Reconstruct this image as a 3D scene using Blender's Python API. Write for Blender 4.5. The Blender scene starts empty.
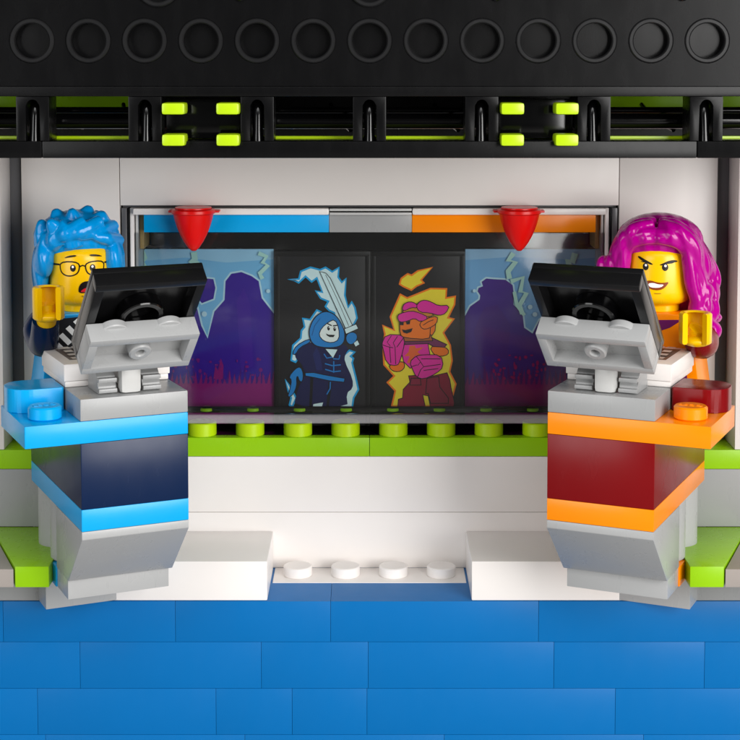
import bpy, bmesh, math, random
from mathutils import Vector, Matrix
random.seed(7)
S = 0.001                      # every length below is in millimetres
ZO = 117.0                     # height of the camera's eye above the table top, in mm
C = bpy.context.scene.collection
R = math.radians

# ------------------------------------------------------------------ materials
def lin(h):
    r = []
    for i in (0, 2, 4):
        c = int(h[i:i+2], 16) / 255
        r.append(c/12.92 if c <= .04045 else ((c+.055)/1.055)**2.4)
    return (*r, 1)

MATS = {}
def plastic(name, hexcol, rough=.28, coat=.0, bump=.012, sss=.0, spec=.5, trans=0):
    if name in MATS: return MATS[name]
    m = bpy.data.materials.new(name); m.use_nodes = True
    nt = m.node_tree; b = nt.nodes['Principled BSDF']
    tc = nt.nodes.new('ShaderNodeTexCoord')
    n1 = nt.nodes.new('ShaderNodeTexNoise'); n1.inputs['Scale'].default_value = 160; n1.inputs['Detail'].default_value = 5
    nt.links.new(tc.outputs['Object'], n1.inputs['Vector'])
    # colour: faint moulding variation
    hs = nt.nodes.new('ShaderNodeMix'); hs.data_type = 'RGBA'
    c = lin(hexcol)
    hs.inputs['A'].default_value = tuple(x*.98 for x in c[:3]) + (1,)
    hs.inputs['B'].default_value = tuple(min(1, x*1.02) for x in c[:3]) + (1,)
    nt.links.new(n1.outputs['Fac'], hs.inputs['Factor'])
    nt.links.new(hs.outputs['Result'], b.inputs['Base Color'])
    # roughness: finger marks and fine scratches
    n2 = nt.nodes.new('ShaderNodeTexNoise'); n2.inputs['Scale'].default_value = 420; n2.inputs['Detail'].default_value = 8
    mp = nt.nodes.new('ShaderNodeMapping'); mp.inputs['Scale'].default_value = (1, 1, .35)
    nt.links.new(tc.outputs['Object'], mp.inputs['Vector']); nt.links.new(mp.outputs['Vector'], n2.inputs['Vector'])
    mr = nt.nodes.new('ShaderNodeMapRange')
    mr.inputs['From Min'].default_value = .3; mr.inputs['From Max'].default_value = .7
    mr.inputs['To Min'].default_value = rough*.92; mr.inputs['To Max'].default_value = rough*1.12
    nt.links.new(n2.outputs['Fac'], mr.inputs['Value']); nt.links.new(mr.outputs['Result'], b.inputs['Roughness'])
    bp = nt.nodes.new('ShaderNodeBump'); bp.inputs['Strength'].default_value = bump; bp.inputs['Distance'].default_value = .0004
    nt.links.new(n1.outputs['Fac'], bp.inputs['Height']); nt.links.new(bp.outputs['Normal'], b.inputs['Normal'])
    b.inputs['Specular IOR Level'].default_value = spec
    b.inputs['Coat Weight'].default_value = coat; b.inputs['Coat Roughness'].default_value = .08
    if sss:
        b.inputs['Subsurface Weight'].default_value = sss
        b.inputs['Subsurface Radius'].default_value = (1, .6, .3); b.inputs['Subsurface Scale'].default_value = .001
    MATS[name] = m
    return m

def ink(hexcol, rough=.35):
    return plastic('ink_' + hexcol, hexcol, rough, bump=0, spec=.25)

def pane_material():
    m = bpy.data.materials.new('clear_pane'); m.use_nodes = True
    nt = m.node_tree; nt.nodes.clear()
    out = nt.nodes.new('ShaderNodeOutputMaterial'); mx = nt.nodes.new('ShaderNodeMixShader')
    tr = nt.nodes.new('ShaderNodeBsdfTransparent'); gl = nt.nodes.new('ShaderNodeBsdfGlossy')
    fr = nt.nodes.new('ShaderNodeFresnel'); fr.inputs['IOR'].default_value = 1.5
    gl.inputs['Roughness'].default_value = .09; tr.inputs['Color'].default_value = (.96, .97, .97, 1)
    nt.links.new(fr.outputs[0], mx.inputs[0]); nt.links.new(tr.outputs[0], mx.inputs[1]); nt.links.new(gl.outputs[0], mx.inputs[2])
    nt.links.new(mx.outputs[0], out.inputs[0])
    return m
def glass_material():
    m = bpy.data.materials.new('clear_plastic'); m.use_nodes = True
    b = m.node_tree.nodes['Principled BSDF']
    b.inputs['Transmission Weight'].default_value = 1; b.inputs['Roughness'].default_value = .04
    b.inputs['IOR'].default_value = 1.46; b.inputs['Base Color'].default_value = (.97, .98, .98, 1)
    return m

WHITE = plastic('white_plastic', 'efeae6', .3, sss=.0)
PANELW = plastic('white_wall_plastic', 'e2dcd7', .32)
BLACK = plastic('black_plastic', '0a0a0b', .26, spec=.2)
BLACKG = plastic('glossy_black_plastic', '070708', .12, spec=.5)
RINGB = plastic('ring_black_plastic', '19191a', .3, spec=.3)  # slightly lighter black for the pin rings
LIME = plastic('lime_plastic', '8fc408', .28, spec=.35)
LIMEB = plastic('bright_lime_plastic', 'b4d60e', .25)
GREY = plastic('light_grey_plastic', 'a9aaaa', .28)
SGREY = plastic('stone_grey_plastic', '9b9c9c', .28)
DGREY = plastic('dark_grey_plastic', '5a5a5c', .3)
HINGE = plastic('pale_grey_plastic', 'c9c9c7', .25)
AZURE = plastic('azure_plastic', '00a4e6', .24, spec=.35)
NAVY = plastic('navy_plastic', '001c42', .25, spec=.3)
ORANGE = plastic('orange_plastic', 'ff8e00', .24, spec=.35)
DRED = plastic('dark_red_plastic', '7a0309', .25, spec=.3)
YELLOW = plastic('yellow_plastic', 'ffc800', .25, spec=.4)
HAIRB = plastic('blue_hair_plastic', '0094e0', .18, spec=.4)
HAIRP = plastic('magenta_hair_plastic', 'b2008a', .17, spec=.4)
RED = plastic('red_plastic', 'e00805', .3, spec=.35)
TAN = plastic('tan_plastic', 'c9a86a', .35)
BASEB = plastic('blue_base_plastic', '0068ac', .34, spec=.25)
def groove(m, scale, dist, strength):
    nt = m.node_tree; b = nt.nodes['Principled BSDF']; tc = nt.nodes['Texture Coordinate']
    wv = nt.nodes.new('ShaderNodeTexWave'); wv.bands_direction = 'X'; wv.inputs['Scale'].default_value = scale
    wv.inputs['Distortion'].default_value = dist; wv.inputs['Detail'].default_value = 1.5; wv.inputs['Detail Scale'].default_value = .6
    mp = nt.nodes.new('ShaderNodeMapping'); mp.inputs['Rotation'].default_value = (0, .5, 0); mp.inputs['Scale'].default_value = (1, .6, .45)
    nt.links.new(tc.outputs['Object'], mp.inputs['Vector']); nt.links.new(mp.outputs['Vector'], wv.inputs['Vector'])
    bp = nt.nodes.new('ShaderNodeBump'); bp.inputs['Strength'].default_value = strength; bp.inputs['Distance'].default_value = .0005
    nt.links.new(wv.outputs['Fac'], bp.inputs['Height']); nt.links.new(bp.outputs['Normal'], b.inputs['Normal'])
groove(HAIRB, 160, 5, .35); groove(HAIRP, 190, 4, .35)
SILL = bpy.data.materials.new('reflection_tinted_plastic'); SILL.use_nodes = True
_s = SILL.node_tree; _s.nodes.clear(); _o = _s.nodes.new('ShaderNodeOutputMaterial'); _x = _s.nodes.new('ShaderNodeMixShader'); _x.inputs[0].default_value = .22
_tr = _s.nodes.new('ShaderNodeBsdfTransparent'); _p = _s.nodes.new('ShaderNodeBsdfPrincipled'); _p.inputs['Base Color'].default_value = (.75, .72, .74, 1); _p.inputs['Roughness'].default_value = .15  # pale diffuse part paints the sill's reflected brightness into the clear plastic
_s.links.new(_tr.outputs[0], _x.inputs[1]); _s.links.new(_p.outputs[0], _x.inputs[2]); _s.links.new(_x.outputs[0], _o.inputs[0])
PANE = pane_material(); GLASS = glass_material()
_t = bpy.data.materials.new('matte_table'); _t.use_nodes = True
_nt = _t.node_tree; _b = _nt.nodes['Principled BSDF']; _b.inputs['Roughness'].default_value = .7
_n = _nt.nodes.new('ShaderNodeTexNoise'); _n.inputs['Scale'].default_value = 60
_m = _nt.nodes.new('ShaderNodeMix'); _m.data_type = 'RGBA'
_m.inputs['A'].default_value = lin('8f8d8a'); _m.inputs['B'].default_value = lin('989693')
_nt.links.new(_n.outputs['Fac'], _m.inputs['Factor']); _nt.links.new(_m.outputs['Result'], _b.inputs['Base Color'])
TABLE = _t

# ------------------------------------------------------------------ mesh builder (mm, then a transform T)
IDT = lambda v: v
class MB:
    def __init__(s, T=IDT): s.bm = bmesh.new(); s.T = T
    def _bev(s, verts, bev, seg=2):
        es = list({e for v in verts for e in v.link_edges})
        bmesh.ops.bevel(s.bm, geom=es, offset=bev, segments=seg, affect='EDGES', profile=.6, clamp_overlap=True)
    def box(s, x0, x1, y0, y1, z0, z1, bev=.18, M=None):
        r = bmesh.ops.create_cube(s.bm, size=1)['verts']
        for v in r:
            v.co = Vector(((x0+x1)/2 + v.co.x*(x1-x0), (y0+y1)/2 + v.co.y*(y1-y0), (z0+z1)/2 + v.co.z*(z1-z0)))
            if M: v.co = M @ v.co
        if bev: s._bev(r, min(bev, abs(x1-x0)*.4, abs(y1-y0)*.4, abs(z1-z0)*.4))
        return s
    def prism(s, poly, a0, a1, axis='y', bev=.15, M=None):
        """poly in the two other axes, extruded a0..a1 along axis"""
        def P(p, a):
            c = {'y': (p[0], a, p[1]), 'z': (p[0], p[1], a), 'x': (a, p[0], p[1])}[axis]
            c = Vector(c); return M @ c if M else c
        A = [s.bm.verts.new(P(p, a0)) for p in poly]; B = [s.bm.verts.new(P(p, a1)) for p in poly]
        s.bm.faces.new(A); s.bm.faces.new(B[::-1])
        n = len(poly)
        for i in range(n): s.bm.faces.new((A[i], A[(i+1) % n], B[(i+1) % n], B[i]))
        if bev: s._bev(A + B, bev)
        return s
    def lathe(s, prof, center, axis=(0, 0, 1), seg=40, a0=0, a1=360, M=None):
        """prof: list of (r, h) ; closed surface of revolution round axis at center"""
        ax = Vector(axis).normalized(); q = Vector((0, 0, 1)).rotation_difference(ax).to_matrix()
        full = a1 - a0 >= 360; n = seg if full else seg + 1
        rings = []
        for i in range(n):
            a = R(a0 + (a1-a0)*i/seg)
            ring = []
            for r, h in prof:
                c = Vector(center) + q @ Vector((r*math.cos(a), r*math.sin(a), h))
                ring.append(s.bm.verts.new(M @ c if M else c))
            rings.append(ring)
        for i in range(n if full else n-1):
            A = rings[i]; B = rings[(i+1) % n]
            for j in range(len(prof)-1):
                try: s.bm.faces.new((A[j], B[j], B[j+1], A[j+1]))
                except ValueError: pass
        if not full:
            s.bm.faces.new(rings[0]); s.bm.faces.new(rings[-1][::-1])
        bmesh.ops.remove_doubles(s.bm, verts=[v for r in rings for v in r], dist=1e-4)
        return s
    def cyl(s, center, r, h, axis=(0, 0, 1), seg=40, bev=.15, M=None):
        return s.lathe([(0, 0), (r-bev, 0), (r, bev), (r, h-bev), (r-bev, h), (0, h)], center, axis, seg, M=M)
    def tube(s, ro, ri, h, center, axis=(0, 0, 1), seg=44, bev=.12, a0=0, a1=360, M=None):
        p = [(ri, bev), (ri+bev, 0), (ro-bev, 0), (ro, bev), (ro, h-bev), (ro-bev, h), (ri+bev, h), (ri, h-bev)]
        if a1-a0 >= 360: p.append((ri, bev))
        return s.lathe(p, center, axis, seg, a0, a1, M=M)
    def sweep(s, pts, radii, seg=14, M=None):
        pts = [Vector(p) for p in pts]; rings = []
        # resample smoothly (Catmull-Rom)
        P = []; Q = []
        for i in range(len(pts)-1):
            p0 = pts[max(i-1, 0)]; p1 = pts[i]; p2 = pts[i+1]; p3 = pts[min(i+2, len(pts)-1)]
            for k in range(5):
                t = k/5
                P.append(.5*((2*p1)+(p2-p0)*t+(2*p0-5*p1+4*p2-p3)*t*t+(3*p1-p0-3*p2+p3)*t**3)); Q.append(radii[i]*(1-t)+radii[i+1]*t)
        P.append(pts[-1]); Q.append(radii[-1])
        prev = None
        for i, p in enumerate(P):
            d = (P[min(i+1, len(P)-1)] - P[max(i-1, 0)]).normalized()
            if prev is None: u = d.orthogonal().normalized()
            else: u = (prev - d*prev.dot(d)).normalized()
            prev = u; w = d.cross(u)
            rings.append([s.bm.verts.new((M @ c) if M else c) for c in [p + (u*math.cos(2*math.pi*k/seg)+w*math.sin(2*math.pi*k/seg))*Q[i] for k in range(seg)]])
        for i in range(len(rings)-1):
            for k in range(seg): s.bm.faces.new((rings[i][k], rings[i][(k+1) % seg], rings[i+1][(k+1) % seg], rings[i+1][k]))
        s.bm.faces.new(rings[0][::-1]); s.bm.faces.new(rings[-1])
        return s
    def ellipsoid(s, c, r, M=None, u=28, v=18):
        vs = bmesh.ops.create_uvsphere(s.bm, u_segments=u, v_segments=v, radius=1)['verts']
        for q in vs:
            q.co = Vector((c[0]+q.co.x*r[0], c[1]+q.co.y*r[1], c[2]+q.co.z*r[2]))
            if M: q.co = M @ q.co
        return s
    def obj(s, name, mat, parent=None, base=None, smooth=None, recalc=True):
        if recalc:
            pass
        for v in s.bm.verts: v.co = Vector(s.T(v.co))
        if recalc: bmesh.ops.recalc_face_normals(s.bm, faces=s.bm.faces)
        if base is None:
            base = BASE.get(parent.name if parent else None)
            if base is None:
                xs = [v.co.x for v in s.bm.verts]; ys = [v.co.y for v in s.bm.verts]; zs = [v.co.z for v in s.bm.verts]
                base = Vector(((min(xs)+max(xs))/2, (min(ys)+max(ys))/2, min(zs)))
        base = Vector(base)
        for v in s.bm.verts: v.co = (v.co - base)*S
        me = bpy.data.meshes.new(name); s.bm.to_mesh(me); s.bm.free()
        mats = mat if isinstance(mat, list) else [mat]
        for m in mats: me.materials.append(m)
        for p in me.polygons: p.use_smooth = True
        try: me.set_sharp_from_angle(angle=R(38 if smooth is None else smooth))
        except Exception: pass
        o = bpy.data.objects.new(name, me); C.objects.link(o)
        if parent: o.parent = parent
        else: o.location = (base.x*S, base.y*S, (base.z+ZO)*S)
        BASE[o.name] = base
        return o
BASE = {}
def empty(name, base):
    o = bpy.data.objects.new(name, None); C.objects.link(o); o.empty_display_size = .005
    o.location = (base[0]*S, base[1]*S, (base[2]+ZO)*S); BASE[o.name] = Vector(base)
    return o
def tag(o, label=None, cat=None, group=None, kind=None):
    for k, v in (('label', label), ('category', cat), ('group', group), ('kind', kind)):
        if v: o[k] = v
    return o

# ------------------------------------------------------------------ the camera model (also used to read flat artwork off its plane)
F_, CY_, P_, D_ = 1681.3, 172.8, 0.07339, 279.7
def inv(px, py, Y):
    dx = (px-369.5)/F_; du = (CY_-py)/F_
    dY = math.cos(P_)+du*math.sin(P_); dZ = -math.sin(P_)+du*math.cos(P_)
    t = (Y+D_)/dY
    return (dx*t, dZ*t)

# flat printed artwork: layers of ink, each a polygon, on the plane Y = y0 (facing -Y)
def inset(poly, d):
    n = len(poly); out = []
    A = sum(poly[i][0]*poly[(i+1) % n][1]-poly[(i+1) % n][0]*poly[i][1] for i in range(n))
    sg = 1 if A > 0 else -1
    for i in range(n):
        p0 = Vector(poly[i-1]); p1 = Vector(poly[i]); p2 = Vector(poly[(i+1) % n])
        e1 = (p1-p0).normalized(); e2 = (p2-p1).normalized()
        n1 = Vector((-e1.y, e1.x))*sg; n2 = Vector((-e2.y, e2.x))*sg
        m = n1+n2
        if m.length < .3: m = n1
        m.normalize(); k = min(1.6, 1/max(.45, m.dot(n1)))
        q = p1 + m*d*k; out.append((q.x, q.y))
    return out
def stroke(pts, w):
    """a pen stroke as a polygon"""
    pts = [Vector(p) for p in pts]; L = []; Rr = []
    for i, p in enumerate(pts):
        d = (pts[min(i+1, len(pts)-1)]-pts[max(i-1, 0)]).normalized(); nrm = Vector((-d.y, d.x))
        ww = w/2
        L.append((p+nrm*ww)[:]); Rr.append((p-nrm*ww)[:])
    return L + Rr[::-1]
def ell(cx, cy, rx, ry, n=20, rot=0):
    return [(cx+rx*math.cos(a)*math.cos(rot)-ry*math.sin(a)*math.sin(rot), cy+rx*math.cos(a)*math.sin(rot)+ry*math.sin(a)*math.cos(rot)) for a in [2*math.pi*i/n for i in range(n)]]
def smooth_poly(p, it=2):
    for _ in range(it):
        q = []
        for i in range(len(p)):
            a = p[i]; b = p[(i+1) % len(p)]
            q += [(a[0]*.75+b[0]*.25, a[1]*.75+b[1]*.25), (a[0]*.25+b[0]*.75, a[1]*.25+b[1]*.75)]
        p = q
    return p
from mathutils.geometry import tessellate_polygon
def layers_obj(name, layers, place, parent, T=IDT, sub=0, step=.02):
    """layers: (hex, polygon in mm). place(x, z, depth) -> 3D point; depth grows by one step per layer"""
    bm = bmesh.new(); mats = []; idx = {}
    for k, (hx, poly) in enumerate(layers):
        if hx not in idx: idx[hx] = len(mats); mats.append(ink(hx))
        tris = tessellate_polygon([[Vector((x, z, 0)) for x, z in poly]])
        b2 = bmesh.new(); vs = [b2.verts.new((x, z, 0)) for x, z in poly]
        for t in tris:
            try: b2.faces.new([vs[i] for i in t])
            except ValueError: pass
        for _ in range(sub):
            le = [e for e in b2.edges if e.calc_length() > .5]
            if not le: break
            bmesh.ops.subdivide_edges(b2, edges=le, cuts=1); bmesh.ops.triangulate(b2, faces=b2.faces[:])
        mp = {}
        for v in b2.verts: mp[v] = bm.verts.new(Vector(T(Vector(place(v.co.x, v.co.y, .02 + k*step)))))
        for f in b2.faces:
            try: g = bm.faces.new([mp[v] for v in f.verts]); g.material_index = idx[hx]
            except ValueError: pass
        b2.free()
    base = BASE[parent.name]
    for v in bm.verts: v.co = (v.co-base)*S
    me = bpy.data.meshes.new(name); bm.to_mesh(me); bm.free()
    for m in mats: me.materials.append(m)
    o = bpy.data.objects.new(name, me); C.objects.link(o); o.parent = parent; BASE[o.name] = base
    return o

# ================================================================== SETTING
mb = MB(); mb.box(-900, 900, -900, 500, -120, -117, 0); tag(mb.obj('table_top', TABLE), kind='structure', label='plain pale table top under the toy')
# a studio backdrop far behind, in the same blue
mb = MB(); mb.box(-900, 900, 500, 505, -117, 500, 0); tag(mb.obj('backdrop', TABLE), kind='structure')

# ---- added blue plinth copying the caption band (smooth bricks laid in courses, real joints)
pl = empty('caption_band_plinth', (0, 40, -117))
tag(pl, 'wide smooth blue brick plinth added for the caption band along the bottom under the whole stage', 'plinth')
mb = MB()
PY = -17.2
rows = [(-94.46, -87.85, [-122, -90, -58.5, -31, -6.2, 27, 62, 94, 120]),
        (-102.09, -94.5, [-124, -99.5, -62, -46.3, -17.3, -.2, 29.5, 53.6, 88, 122]),
        (-109.7, -102.13, [-122, -86, -53.2, -24.6, -12.4, -.4, 39.4, 71, 104, 124]),
        (-117, -109.74, [-124, -92, -52, -20, 12, 44, 76, 100, 122])]
for r, (z0, z1, xs) in enumerate(rows):
    for i in range(len(xs)-1):
        mb.box(xs[i]+.02, xs[i+1]-.02, PY, 40, z0, z1, .06)
mb.obj('brick', BASEB, pl)

# ================================================================== STAGE (lower wall)
st = empty('low_stage', (0, 10, -87.8))
tag(st, 'long white low stage front with lime trim and lime studs below the screen', 'toy stage')
mb = MB()
for x0, x1 in ((-57, -33), (-33, 32.9), (32.9, 57)):
    mb.box(x0+.02, x1-.02, 0, 16, -78.17, -68.64, .12)
mb.obj('upper_course', WHITE, st)
mb = MB(); mb.box(-57, 57, 0, 16, -87.8, -78.22, .12); mb.obj('lower_course', WHITE, st)
mb = MB()
for x0, x1 in ((-48.4, -.0), (.0, 48.4)): mb.box(x0+.03, x1-.03, -.05, 2.1, -68.58, -65.4, .12)
mb.obj('lime_trim', LIME, st)
mb = MB(); mb.box(-48, 48, 2.15, 16, -68.58, -65.45, .1); mb.obj('dark_plate', BLACK, st)
for i in range(-6, 6):
    mb = MB(); mb.cyl(((i+.5)*8.13, 2.6, -65.5), 2.42, 2.35, bev=.18); mb.obj('stud', LIMEB, st)
mb = MB(); mb.box(-16, 16, -8, -.05, -91, -87.75, .12)
for i in range(-2, 2): mb.cyl(((i+.5)*8, -4, -87.8), 2.4, 1.7)
mb.obj('floor_plate', WHITE, st)
for sx, w in ((-1, 'left'), (1, 'right')):
    mb = MB(); mb.box(min(sx*16.3, sx*48.2), max(sx*16.3, sx*48.2), -17.0, -.06, -87.8, -81.4, .22)
    tag(mb.obj('stage_block', WHITE), 'low white block in front of the stage, beside the %s console' % ('blue' if sx < 0 else 'orange'),
        'toy block', 'white blocks at the foot of the stage')

# side steps: lime strip, grey course, lime floor plate
def side(sx, colword):
    T = (lambda v: v) if sx < 0 else (lambda v: Vector((-v.x, v.y, v.z)))
    e = empty('side_wall', (sx*75, 0, -87.8))
    tag(e, 'white panelled side wall with lime and grey courses beside the %s console' % colword, 'toy wall', 'side walls of the stage')
    mb = MB(T); mb.box(-100, -59.75, -8.7, 0, -65.35, -15, .15); mb.obj('outer_panel', PANELW, e)
    mb = MB(T); mb.box(-59.7, -57.75, -1.2, 0, -65.35, -15, .05); mb.obj('groove', DGREY, e)
    mb = MB(T); mb.box(-57.7, -41.45, -2, 0, -65.35, -15, .15); mb.obj('inner_panel', PANELW, e)
    mb = MB(T)
    for x0, x1 in ((-100, -68), (-68, -48.5)): mb.box(x0+.03, x1, -8.7, 0, -68.56, -65.4, .12)
    mb.obj('lime_strip', LIME, e)
    mb = MB(T); mb.box(-100, -48.5, -8.7, -.1, -78.17, -68.6, .12); mb.obj('grey_course', SGREY, e)
    mb = MB(T); mb.prism([(-61.8, -8.72), (-48.6, -8.72), (-48.6, -24), (-48.6, -30), (-53.7, -30), (-59.1, -16.1)], -81.4, -78.2, 'z', .1)
    mb.obj('lime_floor_plate', LIME, e)
    mb = MB(T); mb.box(-100, -48.6, -17, 0, -87.8, -81.45, .12); mb.obj('footing', SGREY, e)
    mb = MB(T); mb.prism([(-100, -8.72), (-61.95, -8.72), (-59.25, -16.2), (-53.95, -30), (-100, -30)], -81.4, -78.6, 'z', .1)
    mb.obj('shaded_floor_plate', plastic('shaded_floor_plastic', '9d958f', .3), e)  # light floor in shadow, the shade put into its grey-brown colour
side(-1, 'blue'); side(1, 'orange')

# upper wall over the screen
uw = empty('header_wall', (0, 0, -26))
tag(uw, 'plain white wall panel above the screen and under the black roof', 'toy wall')
mb = MB(); mb.box(-41.35, 41.35, -2.0, 12, -25.85, -15, .15); mb.obj('panel', PANELW, uw)

# back wall closing the stage behind everything
bw = MB(); bw.box(-100, 100, 16.1, 24, -87.8, 20, .3)
tag(bw.obj('back_wall', BLACK), 'black rear wall closing the stage behind the screen', 'toy wall')

# ================================================================== ROOF
rf = empty('roof_canopy', (0, 0, -15.5))
tag(rf, 'black toy roof beam across the top with a row of round pin holes', 'toy roof')
mb = MB(); mb.box(-104, 104, -38.6, 15.9, -5.2, 28, .2)
# front sheet with real round holes: built as ring-holed tiles
def holed(mb, cx, cz, w, h, r, y0, y1, seg=32):
    out = []; inn = []
    for k in range(seg):
        a = 2*math.pi*(k+.5)/seg; c, s_ = math.cos(a), math.sin(a)
        m = max(abs(c)/(w/2), abs(s_)/(h/2)); out.append((cx+c/m, cz+s_/m)); inn.append((cx+c*r, cz+s_*r))
    # add the corners exactly
    V = lambda p, y: mb.bm.verts.new((p[0], y, p[1]))
    O = [V(p, y0) for p in out]; I = [V(p, y0) for p in inn]; J = [V(p, y1) for p in inn]
    for k in range(seg):
        l = (k+1) % seg
        mb.bm.faces.new((O[k], O[l], I[l], I[k])); mb.bm.faces.new((I[k], I[l], J[l], J[k]))
        a, b = out[k], out[l]
        if abs(abs(a[0]-cx)-w/2) < 1e-6 and abs(abs(b[1]-cz)-h/2) < 1e-6 or abs(abs(b[0]-cx)-w/2) < 1e-6 and abs(abs(a[1]-cz)-h/2) < 1e-6:
            cxn = cx + math.copysign(w/2, (a[0]+b[0])/2-cx); czn = cz + math.copysign(h/2, (a[1]+b[1])/2-cz)
            mb.bm.faces.new((O[k], V((cxn, czn), y0), O[l]))
for i in range(-13, 14): holed(mb, i*8, 1.2, 8, 12.9, 3.24, -40, -38.62)
for i in range(-13, 14): pass
mb.obj('beam', BLACK, rf, recalc=False)
mb = MB(); mb.box(-104, 104, -40, -38.65, 7.68, 28, .12); mb.obj('upper_fascia', BLACK, rf)
for i in range(-9, 10):
    mb = MB(); mb.tube(3.18, 2.48, 1.55, (i*8, -38.66, 1.2), (0, -1, 0), bev=.16); mb.obj('pin_ring', RINGB, rf)
for x in (-30, 0):
    mb = MB(); mb.tube(3.18, 2.48, .5, (x, -40.0, 9.15), (0, -1, 0), bev=.16); mb.obj('pin_ring', RINGB, rf)
for x in (-18.3, 18, 44.4):
    mb = MB(); mb.cyl((x, -39.9, 7.55), .75, .7, (0, -1, 0)); mb.obj('knob', BLACKG, rf)
# slotted frame under the beam: bars, uprights, recessed round pins
mb = MB(); mb.box(-104, 104, -40.4, -34, -6.7, -5.3, .12)
mb.obj('top_rail', BLACK, rf)
mb = MB()
for x0, x1 in ((-104, -46.7), (-46.7, 46.7), (46.7, 104)): mb.box(x0+.05, x1-.05, -40.4, -30, -15.5, -13.1, .15)
mb.obj('bottom_rail', BLACK, rf)
for i in range(-4, 5):
    mb = MB(); cx = i*16
    # plate with a round-topped slot
    w, s2 = 2.36, .98
    pts = [(cx-w, -6.72), (cx-w, -13.08), (cx-s2, -13.08), (cx-s2, -8.0)]
    pts += [(cx+s2*math.cos(R(180-a)), -8.0+s2*math.sin(R(180-a))) for a in range(20, 161, 20)]
    pts += [(cx+s2, -8.0), (cx+s2, -13.08), (cx+w, -13.08), (cx+w, -6.72)]
    mb.prism(pts, -40.2, -34.5, 'y', .12); mb.obj('upright', BLACK, rf)
    mb = MB(); mb.sweep([(cx, -36.2, -7.2), (cx, -37.6, -7.9), (cx, -38.3, -9.6), (cx, -38.7, -11.6), (cx, -38.9, -13.3)], [.75, .82, .8, .72, .8], 18); mb.lathe([(0, 0), (.95, 0), (.95, .35), (.8, .6), (0, .6)], (cx, -38.4, -13.05), seg=20)
    mb.obj('pin', BLACKG, rf)
# tubes and lime strips seen through the openings
mb = MB()
for z, r, y in ((-10.6, 1.15, -31), (-9.2, .55, -27)): mb.cyl((-100, y, z), r, 200, (1, 0, 0), seg=24)
mb.obj('cross_tube', BLACKG, rf)
mb = MB(); mb.box(-100, 100, -33.5, -31.5, -13.25, -12.72, .08); mb.obj('lime_edge', LIMEB, rf)
for sx in (-1, 1):
    mb = MB(); mb.box(min(sx*32.4, sx*63.6), max(sx*32.4, sx*63.6), -16, -14, -11.5, -5.6, .2); mb.obj('lime_brick', LIME, rf)
mb = MB(); mb.box(-100, 100, -13.5, -3, -14.5, -5, .2); mb.obj('inner_block', BLACK, rf)
for sx in (-1, 1):
    for i in range(-5, 6):
        pass
mb = MB()
for i in range(-5, 6):
    cx = i*16+8
    mb.sweep([(cx-4, -24, -11.6), (cx-1.5, -22, -10.2), (cx+2, -22, -10), (cx+4.5, -24, -11.5)], [.7, .9, .9, .6], 10)
    mb.sweep([(cx+5.2, -30, -12), (cx+3, -24, -10.2), (cx+2, -20, -8.5)], [.35, .35, .35], 8)
mb.obj('bracket', BLACKG, rf)
for cx in (-24, 24):
    for dx in (-3.75, 3.95):
        for z in (-8.4, -12.85):
            mb = MB(); mb.box(cx+dx-1.65, cx+dx+1.65, -42.3, -38, z-.84, z+.84, .42)
            mb.obj('lime_clip', LIMEB, rf)
for cx in (-24, 24):
    mb = MB(); mb.box(cx-5.5, cx+5.5, -36, -33.6, -12.9, -7.2, .2); mb.obj('clip_plate', BLACKG, rf)


# ================================================================== SCREEN UNIT
sc = empty('screen_unit', (0, 4, -63))
tag(sc, 'wide stage screen with moonlit mountain pictures behind a clear pane and striped header', 'toy screen')
mb = MB()
for sx in (-1, 1):
    mb.box(min(sx*41.2, sx*40.35), max(sx*41.2, sx*40.35), -1.6, 12, -65.3, -26.3, .1)
mb.box(-41.2, 41.2, -.2, 12, -26.3, -25.92, .05)
mb.obj('frame', DGREY, sc)
for sx in (-1, 1):
    mb = MB(); mb.box(min(sx*40.3, sx*40.0), max(sx*40.3, sx*40.0), -1.2, 10, -65.3, -26.4, .05); mb.obj('seal', BLACK, sc)
    mb = MB(); mb.box(min(sx*39.9, sx*39.3), max(sx*39.9, sx*39.3), -.9, 8, -65.3, -26.4, .12); mb.obj('side_post', WHITE, sc)
    mb = MB(); mb.box(min(sx*39.1, sx*38.7), max(sx*39.1, sx*38.7), 0, 8, -65.3, -27.5, .1); mb.obj('inner_post', HINGE, sc)
mb = MB()
for x0, x1 in ((-39.2, -6.7), (7.1, 39.2)): mb.box(x0, x1, -2.5, -.7, -27.4, -26.3, .3)
mb.obj('slide_rail', WHITE, sc)
mb = MB(); mb.box(-6.6, 7.0, -2.4, -.8, -26.75, -26.35, .1); mb.box(-6.6, 7.0, -2.4, -.8, -27.4, -27.0, .1); mb.obj('centre_rail', HINGE, sc)
for x0, x1, m, n in ((-37.6, -6.75, AZURE, 'blue'), (-6.7, 7.05, SGREY, 'grey'), (7.1, 37.7, ORANGE, 'orange')):
    mb = MB(); mb.box(x0, x1, -.95, 6, -30.45, -27.1, .1); o = mb.obj('header_stripe', m, sc); o['label'] = n + ' header stripe'
for sx in (-1, 1):
    mb = MB(); mb.box(min(sx*38.6, sx*37.9), max(sx*38.6, sx*37.9), 1.5, 8, -33.5, -27.1, .1); mb.obj('tan_strip', TAN, sc)
mb = MB(); mb.box(-40, 40, 8.5, 12, -65, -26, .1); mb.obj('backing', BLACKG, sc)
mb = MB(); mb.box(-39.2, 39.2, -.6, -.2, -61.2, -30.6, .05); mb.obj('clear_pane', PANE, sc)
mb = MB(); mb.box(-39.1, 39.1, .1, .9, -63.0, -61.55, .12); mb.obj('clear_sill', SILL, sc)
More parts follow.
